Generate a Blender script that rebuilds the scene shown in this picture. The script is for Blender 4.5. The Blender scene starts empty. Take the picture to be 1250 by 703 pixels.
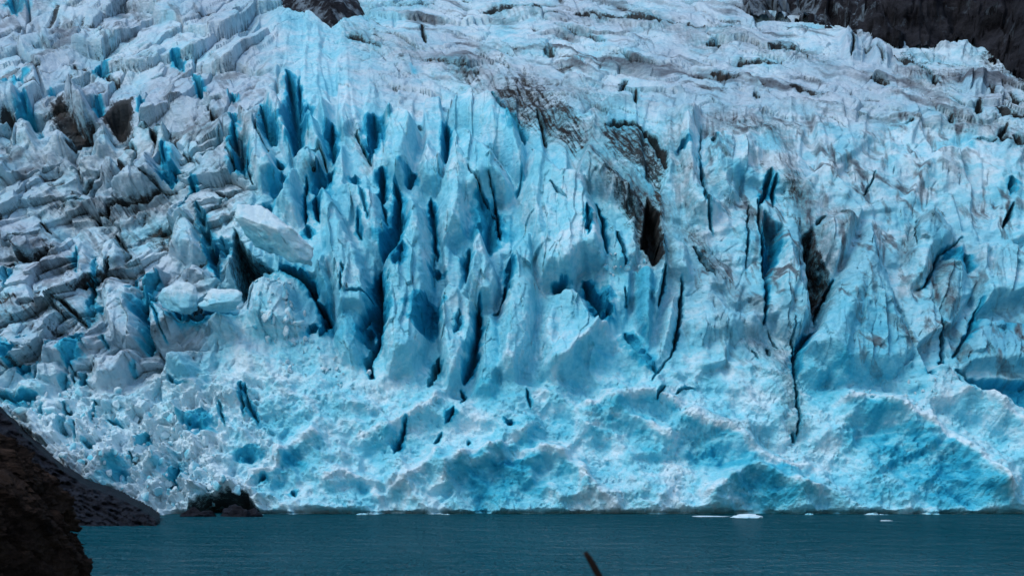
import bpy, math, random
import numpy as np
from mathutils import Vector

# ------------------------------------------------------------------ camera, sky, sun, exposure
S = bpy.context.scene
COL = S.collection
F, VH, UC, H = 1900.0, 554.0, 625.0, 10.0        # focal length and horizon in photo pixels, eye height in metres
cam_d = bpy.data.cameras.new('camera'); cam = bpy.data.objects.new('camera', cam_d); COL.objects.link(cam)
S.camera = cam
cam.location = (0, 0, H); cam.rotation_euler = (math.radians(90), 0, 0)
cam_d.sensor_width = 36; cam_d.lens = F / 1250 * 36
cam_d.shift_y = (VH - 351.5) / 1250
cam_d.clip_start = 0.1; cam_d.clip_end = 9000
cam_d.dof.use_dof = True; cam_d.dof.focus_distance = 270; cam_d.dof.aperture_fstop = 8

SUN_EL, SUN_AZ = math.radians(56), math.radians(232)   # azimuth clockwise from +Y: the sun is behind the camera, to the left
W = bpy.data.worlds.new('World'); S.world = W; W.use_nodes = True
nt = W.node_tree; bg = nt.nodes['Background']
sky = nt.nodes.new('ShaderNodeTexSky'); sky.sky_type = 'NISHITA'; sky.sun_disc = False
sky.sun_elevation = SUN_EL; sky.sun_rotation = SUN_AZ
sky.air_density = 1.3; sky.dust_density = 1.0; sky.ozone_density = 1.5
nt.links.new(sky.outputs[0], bg.inputs[0]); bg.inputs[1].default_value = 0.115
sd = bpy.data.lights.new('sun', 'SUN'); sd.energy = 0.95; sd.angle = math.radians(32); sd.color = (1.0, 0.96, 0.9)
sun = bpy.data.objects.new('sun', sd); COL.objects.link(sun)
dirv = Vector((math.sin(SUN_AZ) * math.cos(SUN_EL), math.cos(SUN_AZ) * math.cos(SUN_EL), math.sin(SUN_EL)))
sun.rotation_euler = dirv.to_track_quat('Z', 'Y').to_euler(); sun.location = dirv * 300 + Vector((0, 200, 0))
S.view_settings.view_transform = 'Standard'; S.view_settings.look = 'None'
S.view_settings.exposure = 0.62; S.view_settings.gamma = 1.0
S.view_settings.use_curve_mapping = False
S.render.engine = 'CYCLES'
S.cycles.use_denoising = True; S.render.filter_size = 1.0
S.cycles.max_bounces = 7; S.cycles.diffuse_bounces = 4; S.cycles.glossy_bounces = 3

rng = np.random.default_rng(7)
random.seed(7)

# ------------------------------------------------------------------ helpers: noise
_perm = rng.permutation(1024).astype(np.int64)
_ang = rng.uniform(0, 2 * np.pi, 1024).astype(np.float32)
_gx, _gy = np.cos(_ang), np.sin(_ang)
def _hash(i, j, seed):
    return _perm[(_perm[(i + seed * 57) & 1023] + j + seed * 131) & 1023]
def perlin(x, y, seed=0):
    xi = np.floor(x).astype(np.int64); yi = np.floor(y).astype(np.int64)
    fx = (x - xi).astype(np.float32); fy = (y - yi).astype(np.float32)
    u = fx * fx * fx * (fx * (fx * 6 - 15) + 10); v = fy * fy * fy * (fy * (fy * 6 - 15) + 10)
    def g(a, b):
        h = _hash(xi + a, yi + b, seed)
        return _gx[h] * (fx - a) + _gy[h] * (fy - b)
    n0 = g(0, 0); n0 += u * (g(1, 0) - n0)
    n1 = g(0, 1); n1 += u * (g(1, 1) - n1)
    return (n0 + v * (n1 - n0)) * 1.5
def fbm(x, y, octv=4, seed=0, gain=0.5):
    r = 0; a = 1.0; f = 1.0; t = 0
    for k in range(octv):
        r = r + a * perlin(x * f + 17.3 * k, y * f - 9.1 * k, seed + k); t += a; a *= gain; f *= 2.03
    return r / t
def ridged(x, y, octv=4, seed=0, gain=0.5):
    r = 0; a = 1.0; f = 1.0; t = 0
    for k in range(octv):
        n = 1 - np.abs(perlin(x * f + 17.3 * k, y * f - 9.1 * k, seed + k)) * 1.6
        r = r + a * n; t += a; a *= gain; f *= 2.1
    return r / t
_r1 = rng.random((1024, 5)).astype(np.float32)
def worley(x, y, seed=0, tilt=1.0):
    """faceted cells: every cell is a randomly tilted plane; returns (plane height, distance to the border)"""
    xi = np.floor(x).astype(np.int64); yi = np.floor(y).astype(np.int64)
    F1 = np.full(x.shape, 9.0, np.float32); F2 = F1.copy(); val = np.zeros(x.shape, np.float32)
    for a in (-1, 0, 1):
        for b in (-1, 0, 1):
            h = _hash(xi + a, yi + b, seed); r = _r1[h]
            dx = (x - (xi + a + 0.1 + 0.8 * r[..., 0])).astype(np.float32)
            dy = (y - (yi + b + 0.1 + 0.8 * r[..., 1])).astype(np.float32)
            d = dx * dx + dy * dy
            m = d < F1
            F2 = np.where(m, F1, np.minimum(F2, d)); F1 = np.where(m, d, F1)
            val = np.where(m, (r[..., 2] - 0.5) + tilt * ((r[..., 3] - 0.5) * dx + (r[..., 4] - 0.5) * dy) * 2, val)
    return val, np.sqrt(F2) - np.sqrt(F1)
def sst(a, b, x):
    t = np.clip((x - a) / (b - a), 0, 1); return t * t * (3 - 2 * t)
def rot(x, y, deg):
    c, s = math.cos(math.radians(deg)), math.sin(math.radians(deg)); return x * c + y * s, -x * s + y * c

# ------------------------------------------------------------------ helpers: objects
def tag(o, label=None, cat=None, group=None, kind=None):
    if label: o['label'] = label
    if cat: o['category'] = cat
    if group: o['group'] = group
    if kind: o['kind'] = kind
    return o
def link(o, parent=None):
    COL.objects.link(o)
    if parent: o.parent = parent
    return o
def grid_faces(nr, nc):
    i = np.arange(nr * nc).reshape(nr, nc)
    return np.stack([i[:-1, :-1], i[1:, :-1], i[1:, 1:], i[:-1, 1:]], -1).reshape(-1, 4)
def np_mesh(name, P, faces, attrs=None, normals=None, mat=None, smooth=True):
    used = np.unique(faces); remap = np.full(len(P), -1, np.int64); remap[used] = np.arange(len(used))
    f = remap[faces]; me = bpy.data.meshes.new(name)
    n = faces.shape[1]
    me.vertices.add(len(used)); me.vertices.foreach_set('co', P[used].astype(np.float32).ravel())
    me.loops.add(f.size); me.loops.foreach_set('vertex_index', f.ravel().astype(np.int32))
    me.polygons.add(len(f)); me.polygons.foreach_set('loop_start', np.arange(0, f.size, n, dtype=np.int32))
    me.update(calc_edges=True)
    if smooth: me.polygons.foreach_set('use_smooth', np.ones(len(f), bool))
    for k, a in (attrs or {}).items():
        at = me.attributes.new(k, 'FLOAT', 'POINT'); at.data.foreach_set('value', a[used].astype(np.float32))
    if normals is not None:
        me.normals_split_custom_set_from_vertices(normals[used].astype(np.float32))
    if mat: me.materials.append(mat)
    return me

# ------------------------------------------------------------------ materials
class NT:
    def __init__(s, name):
        s.m = bpy.data.materials.new(name); s.m.use_nodes = True; s.t = s.m.node_tree; s.b = s.t.nodes['Principled BSDF']
    def n(s, kind, **kw):
        x = s.t.nodes.new(kind)
        for k, v in kw.items(): setattr(x, k, v)
        return x
    def l(s, a, b): s.t.links.new(a, b)
    def attr(s, name): return s.n('ShaderNodeAttribute', attribute_name=name).outputs['Fac']
    def noise(s, scale, detail=4, rough=0.55, sx=(1, 1, 1), dist=0.0):
        tc = s.n('ShaderNodeTexCoord'); mp = s.n('ShaderNodeMapping'); mp.inputs['Scale'].default_value = sx
        s.l(tc.outputs['Object'], mp.inputs[0])
        x = s.n('ShaderNodeTexNoise'); x.inputs['Scale'].default_value = scale; x.inputs['Detail'].default_value = detail
        x.inputs['Roughness'].default_value = rough; x.inputs['Distortion'].default_value = dist
        s.l(mp.outputs[0], x.inputs['Vector']); return x.outputs['Fac']
    def math(s, op, a, b=None, c=None, clamp=False):
        x = s.n('ShaderNodeMath', operation=op); x.use_clamp = clamp
        for i, v in enumerate((a, b, c)):
            if v is None: continue
            if isinstance(v, (int, float)): x.inputs[i].default_value = v
            else: s.l(v, x.inputs[i])
        return x.outputs[0]
    def ramp(s, fac, stops):
        x = s.n('ShaderNodeValToRGB'); cr = x.color_ramp
        while len(cr.elements) < len(stops): cr.elements.new(0.5)
        for e, (p, c) in zip(cr.elements, stops): e.position = p; e.color = (*c, 1) if len(c) == 3 else c
        s.l(fac, x.inputs[0]); return x.outputs[0]
    def mix(s, f, a, b):
        x = s.n('ShaderNodeMix', data_type='RGBA')
        for i, v in ((0, f), (6, a), (7, b)):
            if isinstance(v, tuple): x.inputs[i].default_value = (*v, 1)
            elif isinstance(v, (int, float)): x.inputs[i].default_value = v
            else: s.l(v, x.inputs[i])
        return x.outputs[2]
    def bump(s, h, dist, prev=None, strength=1.0):
        x = s.n('ShaderNodeBump'); x.inputs['Strength'].default_value = strength; x.inputs['Distance'].default_value = dist
        s.l(h, x.inputs['Height'])
        if prev: s.l(prev, x.inputs['Normal'])
        return x.outputs[0]

def ice_material():
    k = NT('glacier_ice')
    n1 = k.noise(0.12, 5, 0.6); n2 = k.noise(0.7, 6, 0.65); n3 = k.noise(3.2, 5, 0.7)
    b = k.attr('blue')
    b = k.math('ADD', b, k.math('MULTIPLY', k.math('SUBTRACT', n1, 0.5), 0.85))
    b = k.math('ADD', b, k.math('MULTIPLY', k.math('SUBTRACT', n2, 0.5), 0.55), clamp=True)
    clean = k.ramp(b, [(0.0, (0.62, 0.82, 0.90)), (0.26, (0.25, 0.68, 0.82)), (0.5, (0.085, 0.52, 0.69)),
                       (0.75, (0.03, 0.41, 0.60)), (1.0, (0.008, 0.25, 0.42))])
    g = k.math('MULTIPLY', k.attr('grey'), k.math('ADD', 0.55, k.math('MULTIPLY', n2, 0.7)), clamp=True)
    col = k.mix(g, clean, (0.34, 0.42, 0.52))
    so = k.math('ADD', k.attr('soot'), k.math('MULTIPLY', k.math('SUBTRACT', n2, 0.5), 0.9))
    so = k.math('MULTIPLY', k.math('MULTIPLY', so, k.math('MULTIPLY', k.attr('soot'), 3.0, clamp=True)), 0.92, clamp=True)
    col = k.mix(so, col, (0.078, 0.090, 0.108))
    sk = k.noise(1.3, 3, 0.6, (1, 1, 1.6)); sk = k.math('MULTIPLY', k.math('SUBTRACT', sk, k.math('SUBTRACT', .69, k.math('MULTIPLY', k.attr('soot'), .10))), 14.0, clamp=True)
    col = k.mix(k.math('MULTIPLY', sk, k.math('MULTIPLY', k.attr('grey'), 1.1, clamp=True)), col, (0.05, 0.05, 0.055))
    d = k.attr('dirt_shade')  # debris cover, with the painted shade of hollows and dark faces
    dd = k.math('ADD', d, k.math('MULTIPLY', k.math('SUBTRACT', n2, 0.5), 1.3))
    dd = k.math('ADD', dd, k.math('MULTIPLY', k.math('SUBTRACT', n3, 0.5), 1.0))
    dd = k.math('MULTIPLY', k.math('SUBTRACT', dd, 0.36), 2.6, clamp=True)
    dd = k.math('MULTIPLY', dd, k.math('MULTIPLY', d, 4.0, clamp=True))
    soil_shade = k.ramp(n1, [(0.35, (0.011, 0.011, 0.012)), (0.65, (0.042, 0.034, 0.029))])
    col = k.mix(k.math('MULTIPLY', dd, 0.93), col, soil_shade)
    k.l(col, k.b.inputs['Base Color'])
    k.b.inputs['Roughness'].default_value = 0.55
    k.l(k.math('SUBTRACT', .28, k.math('MULTIPLY', dd, .25)), k.b.inputs['Specular IOR Level'])
    k.b.inputs['IOR'].default_value = 1.31
    h2 = k.noise(0.9, 8, 0.68); h3 = k.noise(0.5, 7, 0.6, (1, 1, 3.0))
    nb = k.bump(h2, 0.5); nb = k.bump(h3, 0.35, nb); k.l(nb, k.b.inputs['Normal'])
    return k.m

def rock_material(name, c0, c1, scale, icy=False, layer=(1, 1, 1), bd=0.5, rough=0.75):
    k = NT(name)
    n1 = k.noise(scale, 8, 0.65, layer); n2 = k.noise(scale * 6, 6, 0.7)
    f = k.math('ADD', k.math('MULTIPLY', n1, 0.65), k.math('MULTIPLY', n2, 0.35))
    col = k.ramp(f, [(0.36, c0), (0.62, c1)])
    if icy:
        a = k.attr('frost'); st = k.noise(0.25, 7, 0.7, (1, 1, 0.25))
        fr = k.math('MULTIPLY', k.math('SUBTRACT', k.math('ADD', a, k.math('MULTIPLY', k.math('SUBTRACT', st, 0.5), 4.5)), 0.5), 2.2, clamp=True)
        fr = k.math('MULTIPLY', fr, k.math('MULTIPLY', a, 3.0, clamp=True))
        col = k.mix(k.math('MULTIPLY', fr, 0.75), col, (0.20, 0.27, 0.33))
    k.l(col, k.b.inputs['Base Color']); k.b.inputs['Roughness'].default_value = rough
    k.b.inputs['Specular IOR Level'].default_value = 0.06
    nb = k.bump(n1, bd); nb = k.bump(n2, bd * 0.35, nb); k.l(nb, k.b.inputs['Normal'])
    return k.m

def water_material():
    k = NT('lake_water')
    a = k.noise(1.6, 4, 0.65, (1.0, 0.32, 1), 0.4); b = k.noise(0.3, 3, 0.5, (0.6, 0.5, 1)); c = k.noise(0.02, 3, 0.5, (1, 0.4, 1))
    k.l(k.mix(c, (0.002, 0.062, 0.086), (0.004, 0.086, 0.114)), k.b.inputs['Base Color'])
    k.b.inputs['Roughness'].default_value = 1.0; k.b.inputs['Specular IOR Level'].default_value = 0.0
    nb = k.bump(a, 1.6); nb = k.bump(b, 2.5, nb); k.l(nb, k.b.inputs['Normal'])
    g = k.n('ShaderNodeBsdfGlossy'); g.inputs['Roughness'].default_value = 0.07; g.inputs['Color'].default_value = (.9, .97, 1, 1); k.l(nb, g.inputs['Normal'])
    mx = k.n('ShaderNodeMixShader'); k.l(k.math('MULTIPLY_ADD', c, .30, -.05, clamp=True), mx.inputs[0]); k.l(k.b.outputs[0], mx.inputs[1]); k.l(g.outputs[0], mx.inputs[2])
    k.l(mx.outputs[0], k.t.nodes['Material Output'].inputs[0])
    return k.m

ICE = ice_material()
MOUNTAIN = rock_material('mountain_rock', (0.001, 0.001, 0.002), (0.032, 0.033, 0.040), 0.09, True, (1, 1, 1.8), 3.0)
SLAB = rock_material('slab_rock', (0.003, 0.003, 0.005), (0.019, 0.023, 0.033), 0.3, False, (0.5, 1, 5), 0.8, 0.6)
BLUFF = rock_material('bluff_rock', (0.008, 0.006, 0.006), (0.07, 0.047, 0.037), 1.3, False, (1, 1, 1), 0.45)
WATER = water_material()

# ------------------------------------------------------------------ the glacier surface
us = np.concatenate([np.arange(-520, -50, 5.0), np.arange(-50, 1300, 1.0), np.arange(1300, 1780, 5.0)])
vs = np.concatenate([np.arange(-330, -30, 4.0), np.arange(-30, 668, 1.0)])
U, V = np.meshgrid(us.astype(np.float32), vs.astype(np.float32))
NR, NC = U.shape

_vt = np.array([-330, -200, -100, 0, 60, 130, 200, 300, 400, 470, 560, 627, 645, 670], float)
_yt = np.array([1100, 760, 590, 452, 388, 333, 309, 294, 284, 277, 267, 260, 256, 252], float)
_vv = np.arange(-330, 671, 1.0); _yy = np.interp(_vv, _vt, _yt)
_ker = np.exp(-np.linspace(-2.2, 2.2, 61) ** 2); _ker /= _ker.sum()
_yy = np.convolve(np.pad(_yy, 30, 'edge'), _ker, 'valid')
def base_y(u, v):
    y = np.interp(v, _vv, _yy)
    left = sst(330, 60, u)
    y = y + left * (34 * sst(420, 230, v) * sst(-60, 120, v)) - 20 * sst(230, 20, u) * sst(470, 640, v)
    y = y + 10 * sst(820, 1250, u) * sst(430, 200, v)
    return y
def at(u, v, y):
    return np.stack([(u - UC) / F * y, y, H + (VH - v) / F * y], -1)
Y0 = base_y(U, V)
P0 = at(U, V, Y0)
_dz = np.gradient(np.interp(vs, _vv, _yy)); _pz = np.gradient(H + (VH - vs) / F * np.interp(vs, _vv, _yy))
_sl = np.arctan2(-_pz, -_dz); _sl = np.convolve(np.pad(_sl, 20, 'edge'), np.ones(41) / 41, 'valid')
NY, NZ = -np.sin(_sl), np.cos(_sl)           # direction in which the surface is pushed out, per row
NZ = np.minimum(NZ, 0.75) * np.interp(vs, [40, 180], [1, .42]); _q = np.hypot(NY, NZ); NY, NZ = NY / _q, NZ / _q

# irregular edges for all drawn outlines
UW = U + 3.2 * fbm(U / 26, V / 26, 2, 3) + 1.6 * perlin(U / 7, V / 7, 5)
VW = V + (3.2 * fbm(U / 26, V / 26, 2, 13) + 1.6 * perlin(U / 7, V / 7, 15)) * np.interp(V, [60, 170], [.4, 1])

def pts(s): return np.array([[float(c) for c in p.split(',')] for p in s.split()], np.float32)
def window(p, m):
    i0, i1 = np.searchsorted(us, [p[:, 0].min() - m, p[:, 0].max() + m]); j0, j1 = np.searchsorted(vs, [p[:, 1].min() - m, p[:, 1].max() + m])
    return slice(j0, j1), slice(i0, i1)
def poly_sd(p, x, y):
    d = np.full(x.shape, 1e9, np.float32); ins = np.zeros(x.shape, bool)
    for (ax, ay), (bx, by) in zip(p, np.roll(p, -1, 0)):
        ex, ey = bx - ax, by - ay
        t = np.clip(((x - ax) * ex + (y - ay) * ey) / (ex * ex + ey * ey + 1e-9), 0, 1)
        d = np.minimum(d, (x - ax - t * ex) ** 2 + (y - ay - t * ey) ** 2)
        if ay != by:
            c = ((ay > y) != (by > y)) & (x < ex * (y - ay) / (by - ay) + ax); ins ^= c
    return np.where(ins, 1, -1) * np.sqrt(d)
def line_sd(p, x, y):
    """distance, side sign and position 0..1 along an open line"""
    L = np.hypot(*np.diff(p, axis=0).T); tot = L.sum(); acc = 0
    d = np.full(x.shape, 1e9, np.float32); sg = np.zeros(x.shape, np.float32); par = np.zeros(x.shape, np.float32)
    for k in range(len(p) - 1):
        (ax, ay), (bx, by) = p[k], p[k + 1]; ex, ey = bx - ax, by - ay
        t = np.clip(((x - ax) * ex + (y - ay) * ey) / (ex * ex + ey * ey + 1e-9), 0, 1)
        q = (x - ax - t * ex) ** 2 + (y - ay - t * ey) ** 2; m = q < d
        d = np.where(m, q, d); sg = np.where(m, np.sign(ex * (y - ay) - ey * (x - ax)), sg); par = np.where(m, (acc + t * L[k]) / tot, par)
        acc += L[k]
    return np.sqrt(d), sg, par

# ---- region weights
wAp = sst(405, 500, V + 26 * fbm(U / 120, V / 120, 2, 41) - 30 * sst(350, 100, U) - 30 * sst(900, 1250, U) + 10)
wTR = sst(330, 520, U) * sst(165, 95, V - 0.03 * (U - 700)) * (1 - wAp)
wL = sst(380, 250, U + 0.25 * (V - 200)) * (1 - wAp)
wR = sst(770, 870, U) * (1 - wAp) * (1 - wTR)
wC = np.clip(1 - wAp - wTR - wL - wR, 0, 1)
wRub = sst(420, 200, U + 0.2 * (V - 500)) * wAp                     # broken blocks on the left of the apron

hn = np.zeros_like(U)                                                # untraced relief
wu = U + 9 * fbm(U / 60, V / 60, 3, 21); wv = V + 9 * fbm(U / 60, V / 60, 3, 22)
# left: jumbled blocks cut by slanting cracks
a, b = rot(wu, wv, -24)
c1, e1 = worley(a / 92, b / 30, 1, 1.5); c2, e2 = worley(a / 36, b / 15, 2, 1.5); c3, e3 = worley(wu / 10, wv / 8, 3, 1.6)
relL = 4.2 * c1 + 1.4 * c2 + 0.25 * c3 + 2.4 * ridged(a / 130, b / 34, 3, 36) + 1.6 * fbm(U / 70, V / 50, 4, 23)
crackL = sst(0.055, 0.0, e1)
# centre: upright blades
c4, e4 = worley(wu / 30, wv / 120, 4, 1.5); c5, e5 = worley(wu / 13, wv / 52, 5, 1.5)
relC = 2.6 * c4 + .8 * c5 + 1.2 * ridged(U / 34, V / 150, 3, 24) + 0.7 * fbm(U / 16, V / 40, 3, 25)
# right: wide cliff plates with faint level bands
c6, e6 = worley(wu / 70, wv / 95, 6, 1.4); c7, e7 = worley(wu / 26, wv / 40, 7, 1.4)
relR = 3.0 * c6 + 1.2 * c7 + 0.8 * fbm(U / 34, V / 12, 4, 26) + 0.9 * fbm(U / 14, V / 30, 3, 27)
# top right: level strata that dip gently to the right
a, b = rot(wu, wv, 9)
c8, e8 = worley(a / 95, b / 15, 8, 1.2); c9, e9 = worley(a / 36, b / 9, 9, 1.4)
relT = 2.0 * c8 + 0.5 * c9 + 3.6 * fbm(a / 100, b / 26, 4, 28) + 1.6 * ridged(a / 90, b / 14, 3, 29)
# apron: folds of crushed ice, rubble on the left
a, b = rot(wu, wv, 28)
ap = 5.5 * ridged(a / 150, b / 60, 4, 30, 0.5) + 2.4 * fbm(U / 46, V / 34, 4, 31, 0.5) + 2.2 * worley(wu / 60, wv / 40, 18, 1.5)[0] * .55
r1, q1 = worley(wu / 24, wv / 22, 10, 1.5); r2, q2 = worley(wu / 12, wv / 10, 11, 1.6); r3, q3 = worley(U / 5.5, V / 5, 12, 1.6)
rubN = sst(-0.15, 0.35, fbm(U / 60, V / 45, 3, 33))
relA = ap + rubN * (0.5 * r2 + 0.3 * r3) * (1 - wRub) + wRub * (2.2 * r1 + 1.0 * r2 + 0.5 * r3 + .8 * fbm(U / 9, V / 8, 4, 35, .65))
hn = wL * relL + wC * relC + wR * relR + wTR * relT + wAp * relA
far = Y0 / 270                                                       # keep apparent size of relief
hn *= np.clip(far, 1, 1.8) * np.interp(V, [-60, 60, 140, 260, 400], [.36, .46, .62, .76, .9])

ht = np.zeros_like(U); cov = np.zeros_like(U); sid = np.zeros(U.shape, np.int16)
blue = 0.10 + 0.20 * fbm(U / 45, V / 45, 4, 61) + 0 * U
dirt_shade = np.zeros_like(U); cut = np.zeros_like(U)  # holds real dirt plus shade painted into some hollows and faces
SER = []
def serac(s, h, bev, tx=0.0, ty=0.0, bl=0.0, part=True, gr=0.0):
    """a standing mass of ice inside a traced outline: roof-like when the bevel is wide, tilted by tx, ty (metres per 10 px)"""
    p = pts(s); sl = window(p, 6); x, y = UW[sl], VW[sl]
    d = poly_sd(p, x, y); c = p.mean(0)
    prof = np.clip(d / bev, 0, 1); prof = 1 - (1 - prof) ** 1.22
    hp = h * prof + (tx * (x - c[0]) + ty * (y - c[1])) / 10 * np.clip(d / 4, 0, 1)
    hp = hp * 1.22; m = (d > 0) & (hp > ht[sl])
    ht[sl] = np.where(m, hp, ht[sl]); cov[sl] = np.where(m, np.maximum(cov[sl], np.clip(d / 5, 0, 1)), cov[sl])
    blue[sl] += np.where(m, bl * np.clip(d / 4, 0, 1), 0)
    if part:
        SER.append(s); sid[sl] = np.where((d > -1) & (m | (d > 0)), len(SER), sid[sl])
STREAK = np.zeros_like(U); SOOT = np.zeros_like(U)
def _streaks():
    a, b = rot(wu, wv, 48); c = ridged(a / 46, b / 6.5, 4, 51, .6); a, b = rot(wu, wv, 80); d = ridged(a / 40, b / 7, 3, 52, .6)
    STREAK[:] = np.clip(np.maximum(c, d * sst(600, 850, U)) * 2.6 - 1.35, 0, 1.25)
_streaks()
def stain_shade(s, w, a, closed=False):
    p = pts(s); sl = window(p, w * 3 + 4); x, y = UW[sl], VW[sl]
    d = -poly_sd(p, x, y) if closed else line_sd(p, x, y)[0]
    dirt_shade[sl] = np.maximum(dirt_shade[sl], a * ((sst(w * 2.6, -w * 2.6, d) * (.72 + .5 * STREAK[sl])) if closed else np.clip(1.6 - d / w, 0, 1) * (.5 + .6 * STREAK[sl])))
st = stain_shade
WN = fbm(U / 11, V / 11, 3, 55, .6)
def crev(s, w0, w1, depth, bl=0.7, dr=0.0, shape=0.85):
    """a crevasse along a line: half widths w0 to w1 in px, V section"""
    p = pts(s); sl = window(p, max(w0, w1) * 3.5 + 3); x, y = UW[sl], VW[sl]
    d, sg, t = line_sd(p, x, y); w = w0 + (w1 - w0) * t
    w = w * (.12 + .98 * np.clip(5.5 * t * (1 - t), 0, 1) ** .7) * (1 + .85 * WN[sl]); depth = (depth * .85 if dr else depth * .48) * np.clip(.35 + 5 * t * (1 - t), 0, 1)
    w = np.maximum(w * (1.0 if dr else 1.4), 0.45)
    prof = np.clip(1 - d / w, 0, 1) ** shape
    cut[sl] = np.maximum(cut[sl], depth * prof)
    g = np.clip(2.4 - d / np.maximum(w, 1), 0, 1.2)
    blue[sl] = np.maximum(blue[sl], np.minimum(blue[sl] + bl * g, 1.0))
    if dr: dirt_shade[sl] = np.maximum(dirt_shade[sl], dr * np.clip(1.5 - d / w, 0, 1) * (.75 + .5 * WN[sl]))
def hole(s, depth, bev, bl=0.7, dr=0.0):
    p = pts(s); sl = window(p, 6); d = poly_sd(p, UW[sl], VW[sl])
    cut[sl] = np.maximum(cut[sl], depth * sst(0, bev, d)); blue[sl] += bl * sst(-1, 3, d)
    if dr: dirt_shade[sl] = np.maximum(dirt_shade[sl], dr * sst(-3, 3, d))  # debris colour, also used to paint a hollow dark
RN = fbm(U / 30, V / 30, 3, 57)
def ridge(s, h, wa, wb, bl_b=0.0, hollow=0.0):
    """a crest: gentle on the side wa (left of travel), falling off over wb on the other, where bluer ice shows"""
    h *= 1.05; wa *= 1.15; wb *= 1.35; hollow *= .6; p = pts(s); m_ = 2 * max(wa, wb) + 4; sl = window(p, m_); x, y = UW[sl], VW[sl]
    d, sg, t = line_sd(p, x, y); end = sst(0, 0.12, t) * sst(1, 0.88, t)
    w = np.where(sg < 0, wa, wb)
    ht[sl] += (h * np.clip(1 - d / w, 0, 1) ** 1.25 * (1 + .7 * RN[sl]) - hollow * np.where(sg > 0, np.clip(1 - np.abs(d - wb) / wb, 0, 1), 0)) * end
    blue[sl] += end * (bl_b * (.5 + 1.1 * sst(-.3, .3, TN[sl])) * np.where(sg > 0, sst(2, 7, d) * np.clip(2.2 - d / wb * 1.1, 0, 1), 0) - 0.18 * np.clip(1 - d / 6, 0, 1))
TN = fbm(U / 34, V / 13, 5, 53, .62)
def smudge(s, w, a):
    p = pts(s); sl = window(p, w * 2 + 4); d = line_sd(p, UW[sl], VW[sl])[0]; SOOT[sl] = np.maximum(SOOT[sl], a * np.clip(1 - d / w, 0, 1) * (.5 + .7 * STREAK[sl]))
def tint(s, a, soft=8):
    p = pts(s); sl = window(p, soft + 3); d = poly_sd(p, UW[sl], VW[sl]); blue[sl] += .75 * a * sst(-soft, soft, d) * (.5 + 1.1 * sst(-.3, .3, TN[sl]))

# ---- seracs of the middle
serac('284,132 300,137 318,150 330,172 338,200 345,220 318,235 302,205 294,170', 5, 11, 0.5)
serac('318,125 335,118 348,130 355,160 360,185 352,200 338,172 325,145', 5, 9)
serac('368,142 380,138 392,155 400,190 398,205 378,180 370,165', 4, 9)
serac('382,132 405,127 402,160 405,195 395,170', 4, 8, 0, 0, .05)
serac('355,190 372,178 390,180 399,200 395,216 365,216', 4, 14, gr=1)
serac('465,139 496,138 514,158 505,190 498,228 480,235 463,205', 5.5, 12, 0.4)
serac('386,235 398,225 410,240 425,270 440,300 455,340 461,375 445,392 425,388 410,395 400,340 392,300', 6.5, 13, -0.3, 0.15, .05)
serac('415,225 440,228 462,232 472,270 478,300 465,320 450,300 430,265', 4.5, 11)
serac('335,250 350,215 362,198 368,240 370,262 362,278', 4.5, 9)
serac('408,385 430,364 455,368 448,400 446,430 440,455 415,440 405,415', 4.2, 12, -0.6, 0, .15)
serac('497,233 512,245 525,255 531,300 530,350 527,400 522,430 510,450 475,462 464,420 464,320 480,300 488,270', 7.5, 17, -0.35, 0.1)
serac('519,168 535,185 545,200 545,225 528,235 512,225 508,200', 4.5, 11)
serac('546,166 552,158 575,160 600,180 622,205 630,232 618,244 596,236 575,250 570,290 540,300 531,260 535,215', 6.5, 17, 0, 0.1, -.05)
serac('600,115 560,112 545,118 540,150 570,158 605,180 640,225 646,190 640,165 628,140', 4.5, 15, 0.3)
serac('581,270 590,290 597,308 608,330 611,352 605,370 585,374 567,352 571,320 576,290', 7.0, 9, -0.5, 0.2)
serac('643,160 658,180 690,205 717,212 733,260 741,300 735,325 715,325 700,345 655,345 641,290 630,240 636,200', 7.5, 18, 0.3, 0.15, -.05)
serac('717,171 735,195 757,215 782,245 790,265 765,255 735,235 720,230 700,212', 5.0, 12, 0, 0, -.05)
serac('617,310 636,278 655,272 662,345 655,420 630,470 604,455 606,395 613,350', 6.2, 14, -0.5, 0.1)
serac('536,352 550,342 560,352 567,335 575,355 586,372 582,420 566,462 545,480 536,440 531,380', 6.5, 12, -0.5)
serac('588,380 605,374 617,400 622,450 606,490 572,485 580,440', 4.5, 14, -0.3, 0, .12)
serac('668,352 700,345 722,358 738,400 724,430 690,462 662,462 655,400', 5.0, 15, -0.2, 0.15)
serac('744,282 758,275 766,310 768,328 750,333 742,310', 3.5, 7)
serac('769,290 780,296 780,318 770,326', 3.2, 5)
serac('774,330 788,323 800,330 801,360 793,425 776,400', 5.0, 9, 0, 0, .3)
serac('803,290 812,285 818,330 811,352 800,400 790,370 800,330', 4.2, 8)
serac('818,288 838,300 846,340 834,345 826,340 815,330', 3.8, 9)
serac('806,382 826,352 829,390 818,436 800,445', 3.4, 10)
serac('834,392 870,372 925,380 936,398 915,412 880,420 842,425', 3.0, 16, 0, 0, .05)
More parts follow.
